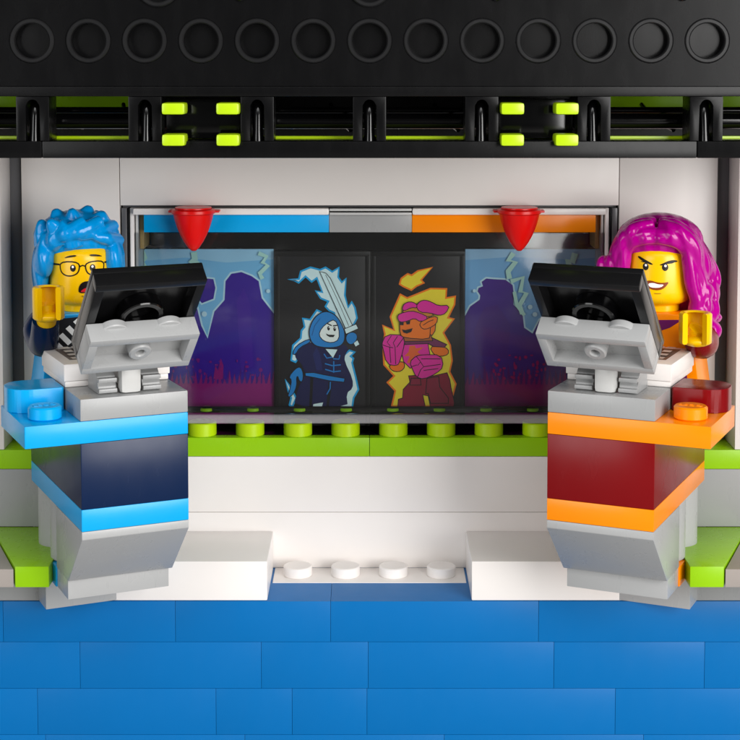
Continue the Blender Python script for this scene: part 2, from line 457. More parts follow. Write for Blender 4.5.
mb = MB(); mb.box(-39.1, 39.1, 4.85, 5.2, -62.2, -61.1, .08); mb.obj('track', BLACKG, sc)
for i in range(-5, 5):
    mb = MB(); mb.cyl(((i+.5)*8.0, 5.6, -61.95), 1.25, .55, bev=.1); mb.obj('stud_tip', LIME, sc)
YA = 7.0
def pl_(y): return lambda x, z, d: (x, y-d, z)
def pxs(origin, k, pts, Y=YA): return [inv(origin[0]+x/k, origin[1]+y/k, Y) for x, y in pts]
O4 = (125, 190); O5 = (460, 190); K = 2.9625
SKYL, MTN, EDGE, MAG, MINT = '7cc2ec', '381296', 'bfe6f4', '8c1072', 'b4e6da'
zt, zb = -34.15, -64.6
def zig(o, pts, w, Y=YA): return stroke(pxs(o, K, pts, Y), w)
# ---- left landscape
mb = MB(); mb.box(-38.7, -16.35, YA, YA+1.4, zb, zt, .06); lp = mb.obj('landscape_panel', BLACK, sc)
m1 = pxs(O4, K, [(16, 760), (16, 470), (100, 380), (214, 352), (226, 402), (245, 440), (265, 360), (295, 326), (298, 270), (315, 248), (345, 243), (375, 255), (396, 270), (405, 320), (440, 365), (448, 372), (448, 760)])
blob = pxs(O4, K, [(200, 325), (215, 320), (228, 335), (262, 322), (268, 290), (262, 264), (246, 262), (225, 268), (200, 262)])
def spikes(o, x0, x1, y, amp, n, seed):
    rr = random.Random(seed); pts = [(x0, 800), (x0, y)]
    for i in range(n):
        x = x0+(x1-x0)*(i+.5)/n; h = amp*rr.uniform(.25, 1)
        pts += [(x-.35*(x1-x0)/n, y), (x+rr.uniform(-.3, .3)*(x1-x0)/n, y-h), (x+.3*(x1-x0)/n, y+2)]
    pts += [(x1, y), (x1, 800)]
    return pxs(o, K, pts)
def clip(poly, x0, x1, z0, z1):
    for ax, lim, sg in ((0, x0, 1), (0, x1, -1), (1, z0, 1), (1, z1, -1)):
        out = []
        for i in range(len(poly)):
            a = poly[i-1]; b = poly[i]; ia = (a[ax]-lim)*sg >= 0; ib = (b[ax]-lim)*sg >= 0
            if ia != ib:
                t = (lim-a[ax])/(b[ax]-a[ax]); out.append((a[0]+(b[0]-a[0])*t, a[1]+(b[1]-a[1])*t))
            if ib: out.append(b)
        poly = out
    return poly
def landscape(side_, parent):
    if side_ < 0: X0, X1, o = -38.6, -16.45, O4
    else: X0, X1, o = 16.45, 38.9, O5
    L = [(SKYL if side_ < 0 else '78b4e4', [(X0, zb+.05), (X1, zb+.05), (X1, zt-.05), (X0, zt-.05)])]
    if side_ < 0:
        L += [('a0d4f0', pxs(o, K, [(50, 175), (445, 175), (445, 205), (300, 215), (180, 200), (50, 210)]))]
        L += [(EDGE, inset(m1, -.3)), (MTN, m1), (EDGE, inset(blob, -.28)), (MTN, blob)]
        L += [('43189a', pxs(o, K, [(330, 330), (352, 290), (372, 340), (380, 520), (345, 540)]))]
        L += [('4b1280', spikes(o, 16, 448, 560, 46, 26, 5)), (MAG, spikes(o, 16, 448, 572, 40, 30, 3))]
        L += [(MAG, pxs(o, K, [(262, 560), (268, 520), (276, 535), (284, 498), (292, 520), (290, 560)]))]
        rr = random.Random(4)
        for _ in range(34):
            x = rr.uniform(130, 430); y = rr.uniform(495, 560); L.append(('7a1280', pxs(o, K, ell(x, y, rr.uniform(2, 6), rr.uniform(2, 7), 8))))
        for q in ([(205, 183), (208, 205), (196, 208), (214, 216), (208, 228)], [(396, 186), (420, 196), (408, 214), (424, 222), (400, 246), (408, 262)], [(52, 178), (62, 200), (52, 212), (60, 226)]):
            L.append((MINT, zig(o, q, 1.1 if q[0][0] == 205 else .75)))
        for x, y, r in ((236, 366, 8), (425, 298, 6), (425, 165, 5)): L.append((EDGE, pxs(o, K, ell(x, y, r, r, 12))))
        pass
    else:
        m = pxs(o, K, [(14, 760), (14, 375), (30, 345), (58, 325), (60, 312), (52, 300), (55, 290), (68, 285), (64, 272), (78, 262), (100, 264), (135, 266), (156, 282), (160, 312), (158, 340), (185, 365), (190, 408), (215, 425), (236, 385), (300, 352), (360, 372), (430, 340), (470, 360), (470, 760)])
        L += [('98c8ec', pxs(o, K, [(14, 175), (470, 175), (470, 195), (330, 206), (150, 198), (14, 208)]))]
        L += [(EDGE, inset(m, -.28)), ('47268a', m)]
        L += [('4a2482', pxs(o, K, [(40, 420), (70, 350), (110, 340), (150, 400), (140, 500), (60, 490)]))]
        L += [('5a1a78', spikes(o, 14, 470, 560, 62, 26, 9)), (MAG, spikes(o, 14, 470, 575, 50, 30, 13))]
        rr = random.Random(6)
        for _ in range(36):
            x = rr.uniform(100, 260); y = rr.uniform(488, 560); L.append(('a0186c', pxs(o, K, ell(x, y, rr.uniform(2, 6), rr.uniform(2, 8), 8))))
        for q, w in (([(158, 186), (142, 208), (164, 212), (142, 240), (146, 262)], .9), ([(150, 270), (186, 258), (178, 300), (196, 304), (176, 340), (184, 366)], .8), ([(340, 186), (332, 212), (318, 208), (324, 226)], 1.1), ([(160, 300), (168, 340), (190, 370)], .6)):
            L.append((MINT, zig(o, q, w)))
        for x, y, r in ((207, 345, 7), (221, 367, 7), (42, 297, 5)): L.append((EDGE, pxs(o, K, ell(x, y, r, r, 12))))
    out = []
    for h, p in L:
        p = clip(p, X0, X1, zb+.05, zt-.05)
        if len(p) > 2: out.append((h, p))
    layers_obj('printed_picture', out, pl_(YA), parent, step=.012)
landscape(-1, lp)
lp['label'] = 'blue and purple mountain picture with a sharp pale rim'
mb = MB(); mb.box(16.35, 38.95, YA, YA+1.4, zb, zt, .06); rp = mb.obj('landscape_panel', BLACK, sc)
rp['label'] = 'mountain picture with mint lightning'
landscape(1, rp)

# ---- the two sliding character panels
YC = 5.4
A = lambda pts: [inv(280+x/8.2222, 255+y/8.2222, YC) for x, y in pts]
B = lambda pts: [inv(280+x/8.2222, 330+y/8.2222, YC) for x, y in pts]
Cc = lambda pts: [inv(375+x/8.2222, 255+y/8.2222, YC) for x, y in pts]
E_ = lambda pts: [inv(375+x/8.2222, 330+y/8.2222, YC) for x, y in pts]
LN = '0a0c14'
def outlined(h, p, w=.13, line=LN): return [(line, inset(p, -w)), (h, p)]
def char_panel(x0, x1, label, layers):
    mb = MB(); mb.box(x0, x1, YC+.12, YC+1.5, zb, -34.4, .12)
    p = mb.obj('character_panel', plastic('charcoal_panel', '1c1b1d', .35, spec=.25)); tag(p, label, 'picture panel', 'sliding character panels on the screen')
    # raised border
    mb = MB(); w = .75
    for a in ((x0+.1, x1-.1, -34.5-w, -34.5), (x0+.1, x0+.1+w, zb, -34.5-w), (x1-.1-w, x1-.1, zb, -34.5-w)): mb.box(a[0], a[1], YC, YC+.118, a[2], a[3], .03)
    mb.obj('border', plastic('soft_black_panel', '0d0d0e', .35, spec=.25), p)
    L = [(h, clip(q, x0+.3, x1-.3, zb+.05, -34.9)) for h, q in layers]
    layers_obj('printed_figure', [(h, q) for h, q in L if len(q) > 2], pl_(YC+.1), p, step=.01)
CY1, CY2 = '00a8e8', 'dcf8fa'
L = []
f1 = A([(60, 200), (150, 192), (165, 130), (250, 95), (330, 115), (375, 95), (430, 130), (490, 95), (485, 180), (510, 215), (548, 185), (540, 330), (562, 420), (590, 375), (622, 430), (640, 520), (612, 575), (560, 620), (470, 640), (440, 480), (400, 462), (365, 425), (388, 385), (330, 362), (285, 290), (340, 300), (300, 200), (260, 230), (210, 185), (155, 237), (115, 215)])
f2 = A([(300, 445), (345, 465), (330, 700), (240, 740), (130, 890), (85, 870), (100, 740), (165, 680), (170, 620), (195, 590), (180, 515), (245, 525)])
f3 = B([(570, 160), (625, 180), (590, 215), (612, 232), (600, 270), (630, 390), (652, 490), (612, 560), (600, 640), (480, 640), (500, 400), (500, 220)])
f4 = B([(40, 400), (95, 470), (140, 560), (105, 640), (70, 620), (85, 560), (60, 500)])
for f in (f1, f2, f3, f4): L += [(CY1, f)]
for f in (f1, f2, f3, f4): L += [(CY2, inset(f, .3))]
body = B([(240, 95), (170, 120), (120, 180), (130, 240), (175, 270), (205, 350), (205, 380), (150, 470), (110, 640), (560, 640), (545, 520), (600, 480), (598, 400), (530, 255), (535, 205), (570, 150), (500, 100), (380, 130)])
L += [('12164a', smooth_poly(body, 1))]
L += [(LN, B([(250, 380), (240, 640), (262, 640), (275, 385)])), (LN, B([(400, 420), (380, 640), (400, 640), (430, 430)]))]
L += [('1b2460', B([(300, 140), (330, 200), (350, 330), (300, 330), (270, 200)]))]
L += outlined('1683cf', smooth_poly(B([(105, 195), (135, 130), (235, 75), (255, 95), (160, 140), (125, 200)]), 1))
L += outlined('1683cf', smooth_poly(B([(75, 385), (130, 318), (168, 305), (190, 360), (182, 425), (160, 415), (150, 375), (132, 385), (135, 460), (105, 530), (64, 552), (85, 490), (100, 410)]), 1))
L += outlined('1683cf', B([(210, 355), (275, 352), (370, 372), (530, 400), (525, 425), (400, 412), (290, 388), (212, 374)]))
L += outlined(CY2, B([(375, 155), (472, 160), (436, 228)]))
for q in ([(362, 195), (385, 230), (430, 222)], [(436, 235), (485, 238), (492, 205)], [(370, 275), (430, 292), (500, 285)], [(372, 322), (440, 342), (500, 335)], [(442, 255), (442, 350)], [(415, 425), (412, 480), (385, 528)]):
    L.append(('1b7fce', stroke(B(q), .2)))
L += [(CY2, B([(275, 608), (355, 594), (345, 626), (270, 640)]))]
sword = A([(330, 138), (375, 150), (412, 192), (592, 575), (542, 602)])
L += outlined(CY2, sword, .12)
L += [(LN, stroke(A([(375, 160), (470, 360), (565, 580)]), .08))]
L += outlined(CY2, A([(532, 608), (625, 570), (641, 602), (545, 645)]))
L += outlined('1683cf', smooth_poly(A([(548, 652), (600, 630), (636, 658), (625, 705), (582, 738), (545, 705)]), 2))
L += outlined(CY2, A([(608, 722), (636, 700), (652, 732), (622, 750)]), .08)
L += outlined('1683cf', smooth_poly(A([(238, 640), (262, 555), (305, 495), (375, 460), (450, 488), (502, 560), (532, 640), (525, 715), (480, 752), (370, 758), (270, 735)]), 2), .16)
L += [('0d5fa0', stroke(A([(262, 660), (285, 580), (330, 520)]), .16))]
L += outlined('f0fbf6', smooth_poly(A([(322, 655), (345, 600), (400, 552), (450, 530), (482, 600), (484, 690), (430, 718), (360, 702)]), 1), .14)
L += [(LN, A(ell(400, 600, 11, 18))), (LN, A(ell(450, 606, 11, 18))), ('ffffff', A(ell(404, 592, 4, 5))), ('ffffff', A(ell(453, 598, 4, 5)))]
L += [(LN, stroke(A([(385, 558), (425, 578)]), .2)), (LN, stroke(A([(436, 580), (478, 574)]), .2)), (LN, A([(378, 642), (400, 652), (452, 654), (440, 672), (410, 672), (388, 660)]))]
char_panel(-16.25, .15, 'dark picture panel of a blue hooded swordsman in pale blue flames', L)

FO, FY = 'ff8206', 'ffe838'
L = []
g1 = Cc([(478, 98), (388, 205), (412, 232), (345, 262), (300, 297), (230, 265), (195, 242), (210, 190), (268, 148), (300, 160), (350, 125)])
g2 = Cc([(205, 315), (265, 347), (455, 270), (595, 273), (590, 347), (667, 333), (660, 410), (610, 512), (658, 523), (570, 640), (625, 740), (640, 870), (620, 960), (672, 1060), (645, 1160), (600, 1250), (130, 1250), (160, 1120), (93, 1048), (150, 995), (68, 905), (60, 740), (75, 650), (58, 572), (152, 612), (120, 508)])
for f in (g1, g2): L.append((FO, f))
for f in (g1, g2): L.append((FY, inset(f, .28)))
PK, OR2, DR = 'ee2ca4', 'ff7e12', '901434'
L += outlined(DR, E_([(280, 380), (350, 375), (450, 388), (590, 355), (612, 410), (622, 470), (650, 600), (642, 640), (460, 640), (440, 540), (390, 530), (412, 640), (190, 640), (195, 572), (230, 562), (235, 490), (290, 430)]))
L += outlined('8e1c3c', E_([(300, 400), (370, 400), (375, 450), (290, 450)])) + outlined('8e1c3c', E_([(430, 400), (520, 385), (530, 470), (600, 560), (600, 600), (460, 600), (440, 520), (420, 520)]))
L += outlined(OR2, smooth_poly(E_([(452, 140), (540, 130), (602, 160), (600, 200), (540, 215), (490, 205)]), 1))
chest = E_([(245, 118), (432, 108), (448, 200), (420, 280), (290, 310), (240, 260), (222, 190)])
L += outlined(PK, chest) + [('ef6a30', E_([(285, 130), (330, 128), (335, 150), (400, 140), (350, 180), (390, 215), (330, 210), (300, 270), (262, 270), (285, 215), (240, 215), (275, 180)]))]
L += outlined('7a2a5a', E_([(245, 92), (470, 66), (585, 120), (570, 138), (480, 132), (440, 108), (250, 116)]))
L += outlined(OR2, smooth_poly(E_([(118, 290), (230, 255), (244, 300), (215, 335), (165, 340), (130, 320)]), 1))
fist = smooth_poly(E_([(92, 38), (236, 44), (243, 100), (205, 250), (180, 292), (98, 276), (70, 150), (58, 115)]), 1)
L += outlined(PK, fist)
for q in ([(135, 45), (100, 100), (125, 130)], [(185, 50), (150, 105), (165, 140), (170, 280)], [(62, 120), (100, 135), (150, 145)], [(120, 140), (130, 270)], [(236, 60), (180, 140)]): L.append((LN, stroke(E_(q), .12)))
fist2 = smooth_poly(E_([(288, 262), (340, 214), (400, 205), (540, 206), (560, 300), (500, 355), (400, 400), (340, 382), (312, 320)]), 1)
L += outlined(PK, fist2)
for q in ([(340, 216), (375, 260), (350, 290)], [(375, 262), (400, 300), (375, 325)], [(300, 300), (345, 285)], [(400, 300), (540, 280)], [(375, 325), (350, 385)], [(380, 235), (540, 235)], [(400, 330), (520, 315)]): L.append((LN, stroke(E_(q), .12)))
L += outlined('b5622e', Cc([(232, 640), (452, 640), (470, 700), (245, 705)]))
L += outlined(OR2, Cc([(438, 560), (498, 540), (490, 620), (468, 655), (438, 640)]))
L += outlined(OR2, smooth_poly(Cc([(205, 525), (208, 650), (240, 675), (440, 690), (452, 640), (450, 500), (380, 470), (240, 480)]), 1))
L += outlined(OR2, smooth_poly(Cc([(365, 560), (430, 520), (512, 500), (505, 560), (440, 600), (390, 605)]), 1))
L += [(LN, stroke(Cc([(395, 575), (440, 545), (480, 530)]), .12))]
L += outlined('d89030', smooth_poly(Cc([(225, 470), (240, 435), (330, 420), (460, 470), (480, 500), (380, 500), (300, 470)]), 1))
L += outlined(PK, smooth_poly(Cc([(226, 440), (240, 400), (290, 382), (338, 400), (345, 430), (300, 425), (240, 455)]), 1))
L += outlined(PK, smooth_poly(Cc([(340, 420), (370, 380), (412, 370), (460, 385), (520, 418), (610, 412), (580, 475), (530, 492), (450, 470), (370, 465)]), 1))
L += outlined(PK, smooth_poly(Cc([(186, 510), (200, 482), (300, 457), (370, 478), (440, 512), (375, 545), (325, 512), (265, 538), (205, 548)]), 1))
L += [(LN, Cc([(202, 545), (236, 548), (234, 574), (205, 572)])), (LN, Cc([(254, 546), (290, 536), (286, 565), (260, 568)]))]
L += [(LN, Cc([(220, 608), (250, 614), (310, 598), (298, 628), (262, 642), (235, 634)]))]
char_panel(.2, 16.3, 'dark picture panel of an orange pointed-eared fighter with pink fists in yellow flames', L)

# ---- the two red sliding pointers
for x, who, lab in ((-28.9, 'left', 'red cone pointer hanging from the rail in front of the blue header stripe'), (24.6, 'right', 'red cone pointer hanging from the rail in front of the orange header stripe')):
    e = empty('pointer_cone', (x, -4.6, -33.4)); tag(e, lab, 'cone', 'red cone pointers on the slide rail')
    mb = MB(); prof = [(0, -33.1), (.4, -33.02), (.9, -32.55), (1.6, -31.55), (2.2, -30.4), (2.72, -29.1), (3.1, -27.9), (3.3, -26.95), (0, -26.95)]
    mb.lathe([(r, z) for r, z in prof], (x, -5, 0), seg=48); mb.obj('cone', RED, e)
    mb = MB(); mb.cyl((x, -5, -26.9), 3.6, .75, bev=.15, seg=48); mb.obj('flange', RED, e)
    mb = MB(); mb.cyl((x, -5, -26.13), 3.0, .3, bev=.05, seg=32); mb.box(x-4.2, x+4.2, -4.6, -1.6, -26.8, -26.45, .1); mb.obj('slider', RED, e)

# ================================================================== CONSOLES
TH = R(24.1)
def klocal(v): return Vector((-41.14 + v.x*math.cos(TH) - v.y*math.sin(TH), -43.63 + v.x*math.sin(TH) + v.y*math.cos(TH), -68.92 + v.z))
def text_mesh(txt, size, M):
    cu = bpy.data.curves.new('t', 'FONT'); cu.body = txt; cu.size = size; cu.extrude = .06; cu.align_x = 'CENTER'; cu.align_y = 'CENTER'; cu.offset = .02
    o = bpy.data.objects.new('t', cu); C.objects.link(o); bpy.context.view_layer.update()
    me = bpy.data.meshes.new_from_object(o.evaluated_get(bpy.context.evaluated_depsgraph_get()))
    bpy.data.objects.remove(o); bm = bmesh.new(); bm.from_mesh(me); bpy.data.meshes.remove(me)
    bm.transform(M); return bm

def console(sx):
    mir = (lambda v: v) if sx < 0 else (lambda v: Vector((-v.x-.5, v.y, v.z)))
    T = lambda v: mir(klocal(v))
    MAIN, DARK, SHD, cn = (AZURE, NAVY, AZURE, 'blue') if sx < 0 else (ORANGE, DRED, DRED, 'orange')
    k = empty('player_console', T(Vector((8, 12, -18.8))))
    tag(k, '%s gaming console desk with %s body, on the %s of the screen' % (('bright blue', 'navy', 'left') if sx < 0 else ('orange', 'dark red', 'right')), 'toy desk', 'gaming consoles either side of the screen')
    mb = MB(T); mb.box(-8, 16, 0, 16, 12.8, 16, .15); mb.box(4, 16, 16.02, 23, 12.8, 16, .15); mb.obj('desk_plate', MAIN, k)
    mb = MB(T); mb.prism([(0, 0), (16, 0), (16, 18), (1.2, 18), (1.2, 32), (0, 32)], 3.22, 12.78, 'z', .12); mb.obj('body', DARK, k)
    mb = MB(T); mb.prism([(0, 0), (16, 0), (16, 18), (1.2, 18), (1.2, 32), (0, 32)], 0, 3.18, 'z', .12); mb.obj('lower_plate', MAIN, k)
    # inverted slope: lip then a slanted underside
    mb = MB(T); mb.prism([(0, -.03), (15.6, -.03), (15.6, -9.6), (8.3, -9.6), (0, -1.2)], 0, 16, 'x', .12); mb.obj('inverted_slope', GREY, k)
    mb = MB(T)
    for v in (20, 28): mb.cyl((3.9, v, -9.58), 3.7, 9.5, bev=.2); mb.cyl((12, v, -9.58), 3.7, 9.5, bev=.2)
    mb.obj('column', GREY, k)
    mb = MB(T); mb.box(0, 16, 16.2, 34, -12.8, -9.64, .15); mb.obj('base_plate', MAIN, k)
    mb = MB(T); mb.box(.2, 15.8, 9.5, 16.1, -12.8, -9.65, .15); mb.box(.2, 15.8, 24, 34, -18.8, -12.85, .15); mb.obj('foot', GREY, k)
    mb = MB(T); mb.box(0, 16, 0, 15.7, 16.03, 19.2, .16); mb.obj('desk_top', SGREY, k)
    # added triangle for the bit of leg glimpsed under the desk plate
    mb = MB(T); mb.prism([(13.2, 12.7), (21.5, 12.7), (18.8, 9.6)], -.5, -.02, 'x', .02); mb.obj('leg_glimpse', plastic('violet_plastic', '2b3fb0', .3) if sx < 0 else plastic('pink_plastic', 'd31a8e', .3), k)
    # rounded block at the outer back of the desk plate
    pl = []
    r = 3.2
    for cx, cy, a0 in ((-8.1+r, 8.4+r, 180), (-.25-.3, 8.4+.3, 270), (-.25-.3, 15.9-.3, 0), (-8.1+r, 15.9-r, 90)):
        rr = r if cx < -3 else .3
        for a in range(0, 91, 10 if cx < -3 else 45): pl.append((cx+rr*math.cos(R(a0+a)), cy+rr*math.sin(R(a0+a))))
    mb = MB(T); mb.prism(pl, 16.03, 19.5, 'z', .35); mb.obj('rounded_block', SHD, k)
    mb = MB(T); mb.cyl((-4.1, 4.3, 16.03), 2.42, 1.9, bev=.22, seg=48); b = mb.obj('button', MAIN, k)
    bm = text_mesh('LEGO', 1.35, Matrix.Translation((-4.1, 4.3, 17.95)) @ Matrix.Diagonal((1 if sx < 0 else -1, 1, 1, 1)))
    mb = MB(T); mb.bm.free(); mb.bm = bm; mb.obj('lettering', MAIN, b)
    # keyboard
    kb = empty('keyboard', T(Vector((8, 16, 19.2))))
    tag(kb, 'white flat keyboard block lying on the %s console behind its monitor' % cn, 'keyboard', 'keyboards on the consoles')
    mb = MB(T); mb.box(0.1, 15.9, 9.2, 23, 19.24, 20.1, .12); mb.box(-.1, 16.1, 9.0, 23.2, 20.14, 22.7, .16); mb.obj('body', WHITE, kb)
    L = [('6c5f58', [(1.6, 12.2), (14.4, 12.2), (14.4, 21.8), (1.6, 21.8)])]
    for r_ in range(4):
        for c in range(7): L.append(('cfc7bf', [(2.2+c*1.72, 12.8+r_*2.2), (3.5+c*1.72, 12.8+r_*2.2), (3.5+c*1.72, 14.4+r_*2.2), (2.2+c*1.72, 14.4+r_*2.2)]))
    layers_obj('printed_keys', L, lambda x, y, d: (x, y, 22.7+d), kb, T)

    # ---------------------------------------------------------------- monitor
    yaw, tilt, roll = .44816, .7546, -.0057
    ex = Vector((math.cos(yaw), math.sin(yaw), 0)); nn = Vector((math.sin(yaw), -math.cos(yaw), 0)); up = Vector((0, 0, 1))
    en = nn*math.cos(tilt)-up*math.sin(tilt); ed = -(nn*math.sin(tilt)+up*math.cos(tilt))
    O = Vector((-38.065, -50.912, -29.99))
    TM = lambda v: mir(O + ex*v.x + ed*v.y + en*v.z)      # v = (across, down, towards camera)
    mo = empty('monitor', T(Vector((8, 5, 19.2))))
    tag(mo, 'tilted black monitor with a grey rear bracket standing on the %s console' % cn, 'monitor', 'monitors on the consoles')
    mb = MB(TM); t = 1.3
    mb.box(0, 16, 0, t, .9, 3.2, .14); mb.box(0, 16, 16-t, 16, .9, 3.2, .14); mb.box(0, t, t-.1, 16.1-t, .9, 3.2, .12); mb.box(16-t, 16, t-.1, 16.1-t, .9, 3.2, .12)
    mb.box(-.02, 16.02, -.02, 16.02, 0, 1.0, .14)
    mb.box(.45, 15.55, .45, 15.55, 1.0, 2.72, .1) if False else None
    mb.obj('case', plastic('monitor_black_plastic', '101011', .24, spec=.45), mo)
    mb = MB(TM); mb.tube(3.25, 2.35, 2.1, (8.1, 7.9, 1.0), bev=.15, seg=48); mb.obj('ring', BLACKG, mo)
    mb = MB(TM); mb.box(1.2, 14.8, 1.2, 14.8, -.12, -.02, .03); mb.obj('display', ink('1d3a66' if sx < 0 else '7a2418', .1), mo)
    # grey bracket plate, hollow with a centre tube
    mb = MB(TM); a0, a1 = 8.14, 15.64; w = 1.25
    z0, z1 = 3.25, 6.4
    mb.box(0, 16, a0, a0+w, z0, z1, .14); mb.box(0, 16, a1-w, a1, z0, z1, .14)
    mb.box(0, w, a0+w-.08, a1-w+.08, z0, z1-.0, .12); mb.box(16-w, 16, a0+w-.08, a1-w+.08, z0, z1, .12); mb.box(.1, 15.9, a0+.1, a1-.1, z0-.02, z0+1.0, .05)
    for x in (4, 12): mb.cyl((x, 9.75, 3.22), 2.35, 1.2, bev=.15)
    mb.tube(1.62, .62, 2.1, (8, (a0+a1)/2, z0+.9), bev=.2, seg=36)
    mb.obj('bracket', GREY, mo)
    # hinge: clips and a handle
    mb = MB(T)
    for x in (3.3, 9.9):
        mb.prism([(2.6, 19.22), (8.4, 19.22), (8.4, 20.2), (7.9, 20.4), (7.9, 26.5), (3.2, 26.5), (4.2, 22.2), (3.2, 21.7), (3.0, 20.6), (2.6, 20.3)], x, x+2.7, 'x', .12)
        mb.box(x-.02, x+2.72, 2.2, 3.4, 20.9, 21.5, .12)
        mb.box(x-.02, x+2.72, 2.0, 3.4, 19.4, 20.0, .12)
    mb.obj('hinge_clip', SGREY, mo)
    mb = MB(T); mb.box(6.35, 9.45, 1.2, 3.6, 19.22, 24.4, .7); mb.obj('hinge_arm', HINGE, mo)
    return mir

# ================================================================== FIGURES
def remeshed(mb, name, mat, parent, voxel, smooth_it, T):
    """voxel-union of the lumps in mb (mm), smoothed, then placed"""
    me = bpy.data.meshes.new('tmp'); bmesh.ops.recalc_face_normals(mb.bm, faces=mb.bm.faces); mb.bm.to_mesh(me); mb.bm.free()
    o = bpy.data.objects.new('tmp', me); C.objects.link(o)
    md = o.modifiers.new('r', 'REMESH'); md.mode = 'VOXEL'; md.voxel_size = voxel; md.use_smooth_shade = True
    ms = o.modifiers.new('s', 'SMOOTH'); ms.factor = .5; ms.iterations = smooth_it
    bpy.context.view_layer.update()
    m2 = bpy.data.meshes.new_from_object(o.evaluated_get(bpy.context.evaluated_depsgraph_get()))
    bpy.data.objects.remove(o)
    q = MB(T); q.bm.from_mesh(m2); bpy.data.meshes.remove(m2)
    return q.obj(name, mat, parent, smooth=80)

def figure(sx):
    cx, cy, zneck = (-45.5, -15.5, -40.4) if sx < 0 else (45.8, -15.5, -40.4)
    ty = R(24) if sx < 0 else R(-24)             # torso yaw (turns its front towards the middle)
    hy = R(11) if sx < 0 else R(-16)
    rot = lambda a: (lambda v: Vector((cx + v.x*math.cos(a) - v.y*math.sin(a), cy + v.x*math.sin(a) + v.y*math.cos(a), zneck + v.z)))
    TT = rot(ty); HT = rot(hy)
    cn = 'blue' if sx < 0 else 'magenta'
    f = empty('toy_figure', (cx, cy, -68.9))
    tag(f, 'toy figure with spiky blue hair, round glasses and open mouth, behind the blue console' if sx < 0 else
        'toy figure with long wavy magenta hair and a grin, behind the orange console', 'toy figure', 'players at the consoles')
    # head
    mb = MB(HT); r = 5.1
    prof = [(0, 0), (3.2, 0), (3.4, .25), (3.9, .35), (4.6, .75), (5.0, 1.5), (r, 2.3), (r, 7.0), (4.95, 7.9), (4.4, 8.6), (3.4, 9.0), (0, 9.0)]
    mb.lathe([(a, b*1.06) for a, b in prof], (0, 0, .2), seg=56); hd = mb.obj('head', YELLOW, f)
    mb = MB(HT); mb.cyl((0, 0, -.7), 3.25, 1.3, bev=.1); mb.obj('neck', YELLOW, f)
    def face(x, z, d):
        a = x/r; rr = r + d*.7
        z = z + (FZ if z < 5 else 0)
        return (rr*math.sin(a), -rr*math.cos(a), z)
    BK = '17100c'; L = []; FZ = 0 if sx < 0 else .55
    if sx < 0:
        ez = 6.5
        for ex_ in (-1.5, 1.55):
            L += [(BK, ell(ex_, ez, .46, .56)), ('ffffff', ell(ex_-.02, ez+.2, .19, .2, 12))]
        for cx2, w in ((-2.1, 1.75), (2.0, 1.7)):
            q = smooth_poly([(cx2-w, ez+1.05), (cx2+w, ez+1.15), (cx2+w*.95, ez-.7), (cx2+w*.3, ez-1.35), (cx2-w*.4, ez-1.3), (cx2-w*.95, ez-.6)], 2)
            n = len(q)
            L.append((BK, q + [q[0]] + [inset(q, .2)[0]] + inset(q, .2)[::-1]))
        L += [(BK, stroke([(-.42, ez+.25), (0, ez+.45), (.36, ez+.3)], .2)), (BK, stroke([(-3.8, ez+.5), (-4.5, ez+.5), (-6.3, ez+.45)], .26)), (BK, stroke([(3.65, ez+.7), (4.5, ez+.7), (6.3, ez+.6)], .26))]
        L += [(BK, smooth_poly([(-3.0, 8.0), (-2.2, 8.45), (-1.0, 8.6), (-.9, 8.35), (-2.0, 8.2)], 1)), (BK, smooth_poly([(1.1, 8.65), (2.4, 8.55), (3.4, 8.15), (2.3, 8.25), (1.2, 8.35)], 1))]
        mth = smooth_poly([(-.7, 3.0), (-.5, 3.9), (.1, 4.4), (1.1, 4.5), (1.6, 4.1), (1.8, 3.1), (1.2, 2.75), (.1, 2.6), (-.5, 2.65)], 1)
        L += [(BK, mth), ('d2202c', smooth_poly([(-.45, 2.85), (.3, 3.4), (1.2, 3.5), (1.5, 3.1), (1.0, 2.85), (.1, 2.75)], 1)), ('5a3a20', stroke([(-.2, 2.15), (.4, 2.05), (1.0, 2.12)], .09))]
    else:
        ez = 6.65
        for ex_ in (-1.55, 1.5):
            L += [(BK, ell(ex_, ez, .5, .58)), ('ffffff', ell(ex_+.05, ez+.22, .2, .2, 12))]
        L += [(BK, smooth_poly([(-2.6, ez+.75), (-1.6, ez+.85), (-.8, ez+.45), (-1.6, ez+.6)], 1)), (BK, smooth_poly([(.8, ez+.4), (1.6, ez+.8), (2.9, ez+.9), (3.1, ez+1.1), (2.9, ez+.6), (1.6, ez+.5)], 1))]
        L += [(BK, smooth_poly([(-3.0, 8.0), (-2.8, 8.3), (-1.6, 7.75), (-.35, 7.15), (-.5, 6.95), (-1.7, 7.3)], 1)), (BK, smooth_poly([(.6, 7.0), (1.0, 7.2), (2.2, 7.75), (3.3, 7.75), (3.6, 7.45), (2.3, 7.35), (1.0, 6.9)], 1))]
        L += [('8a3c12', smooth_poly([(-1.4, 3.9), (-.6, 4.0), (.2, 3.75), (1.2, 3.65), (2.2, 3.85), (1.5, 2.9), (.6, 2.45), (-.7, 2.6), (-1.4, 3.1)], 1)),
              ('ffffff', smooth_poly([(-1.1, 3.5), (-.3, 3.65), (.5, 3.4), (1.4, 3.42), (.9, 2.95), (-.2, 2.85), (-.9, 3.0)], 1)), ('8a5a20', stroke([(-.1, 2.0), (.4, 1.95), (.9, 2.02)], .09))]
    layers_obj('printed_face', L, face, hd, HT, sub=3, step=.012)
    # torso
    T1, T2 = (AZURE, NAVY) if sx < 0 else (ORANGE, DRED)
    mb = MB(TT)
    bmv = []
    top, bot = -.7, -13.3
